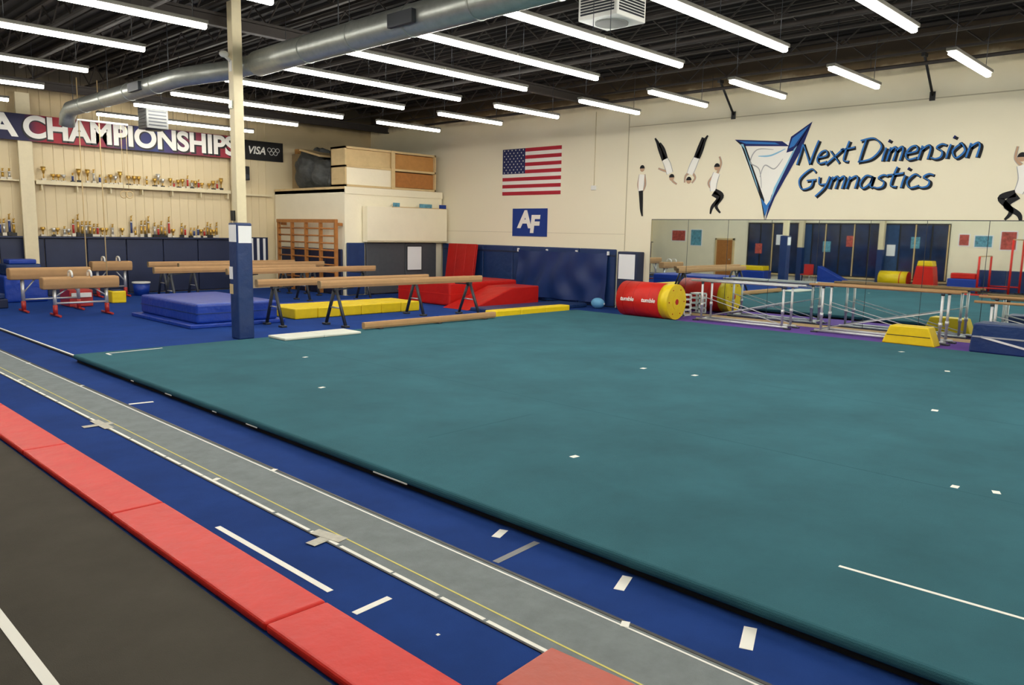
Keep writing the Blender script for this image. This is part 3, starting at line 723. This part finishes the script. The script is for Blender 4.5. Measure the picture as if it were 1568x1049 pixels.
pbars(8.35,11.35,18.85,19.35,1.10,1.10,steel)
pbars(4.75,8.1,18.95,19.45,1.18,1.18)
pbars(1.4,4.55,19.25,19.6,1.0,1.1)
b=MB();b.prism([(5.0,PZ),(6.1,PZ),(5.95,.42),(5.15,.42)],0,18.32,18.75,yellowv,bev=.025);b.box(18.315,18.32,5.1,6.0,.20,.215,black);b.done('yellow_trapezoid_block')
b=MB();b.prism([(2.5,PZ+.002),(4.35,PZ+.002),(4.3,.62),(2.6,.62)],0,18.3,19.0,navyv,bev=.03)
b.box(18.285,18.3,2.6,4.3,.33,.36,steel)
M1=Matrix.Translation((18.29,3.45,.2))@Matrix.Rotation(math.radians(12),4,'X');b.box(-.004,.004,-.7,.7,-.02,.02,whitep,M=M1)
ob=b.done('blue_vault_block')
# things across the gym that the mirrors reflect
b=MB();b.box(-.6,.2,9.4,10.6,.013,.6,bluev,bev=.04);b.box(-.5,.1,9.5,10.5,.6,.85,redv,bev=.04);b.done('stacked_blocks')
b=MB();b.cyl((-.3,12.4,.41),(-.3,13.7,.41),.385,yellowv,seg=24,capm=redv);b.cyl((-.3,12.7,.41),(-.3,12.74,.41),.39,redv,seg=24);b.done('tumbling_barrel')
b=MB();b.prism([(14.8,.013),(16.6,.013),(16.6,.9)],0,-.3,.3,bluev,bev=.02);b.done('blue_wedge_mat')
b=MB();b.box(-.2,.3,17.0,17.5,.4,.45,chairred,bev=.02);b.box(-.2,-.15,17,17.5,.45,.95,chairred,bev=.02)
for xx in (-.18,.26):
    for yy in (17.02,17.46): b.cyl((xx,yy,.013),(xx,yy,.42),.015,steel,seg=8)
b.done('red_chair')
b=MB();b.box(-.6,.3,19.5,21,.013,.5,bluev,bev=.04);b.box(-.55,.25,19.6,20.9,.5,.75,yellowv,bev=.04);b.done('stacked_blocks')
# uneven bars with red uprights near the west wall
b=MB()
for (yy,zz) in ((7.9,2.4),(9.1,1.65)):
    for xx in (-.7,1.3):
        b.cyl((xx,yy,.013),(xx,yy,zz),.045,redv,seg=10);b.box(xx-.15,xx+.15,yy-.15,yy+.15,.013,.05,dsteel)
    b.cyl((-.7,yy,zz),(1.3,yy,zz),.025,birch,seg=10)
for xx in (-.7,1.3): b.cyl((xx,7.9,.3),(xx,9.1,.3),.03,redv,seg=8)
b.done('uneven_bars')
for (y,m) in ((11.05,redv),):
    b=MB();b.prism([(y,.013),(y+1.0,.013),(y+.85,1.1),(y+.15,1.1)],0,-.3,.4,m,bev=.03);b.prism([(y+.15,1.105),(y+.85,1.105),(y+.8,1.35),(y+.2,1.35)],0,-.25,.35,yellowv,bev=.03);b.done('trapezoid_vault')

# ------------------------------------------------------------ camera + faint ambient
w=bpy.data.worlds.new('world');w.use_nodes=True;w.node_tree.nodes['Background'].inputs[0].default_value=(.5,.5,.5,1);w.node_tree.nodes['Background'].inputs[1].default_value=.05
sc.world=w
az=math.radians(43.9);p=math.radians(8.04);r=math.radians(1.13)
F0=Vector((math.cos(az),math.sin(az),0));R0=Vector((math.sin(az),-math.cos(az),0));Z=Vector((0,0,1))
F=F0*math.cos(p)-Z*math.sin(p);U0=Z*math.cos(p)+F0*math.sin(p)
R=R0*math.cos(r)+U0*math.sin(r);U=-R0*math.sin(r)+U0*math.cos(r)
cam=bpy.data.cameras.new('camera');cam.sensor_width=23.6;cam.lens=18.0;cam.clip_start=.05;cam.clip_end=200
co=bpy.data.objects.new('camera',cam);COL.objects.link(co)
co.matrix_world=Matrix(((R.x,U.x,-F.x,0),(R.y,U.y,-F.y,0),(R.z,U.z,-F.z,2.3),(0,0,0,1)))
sc.camera=co
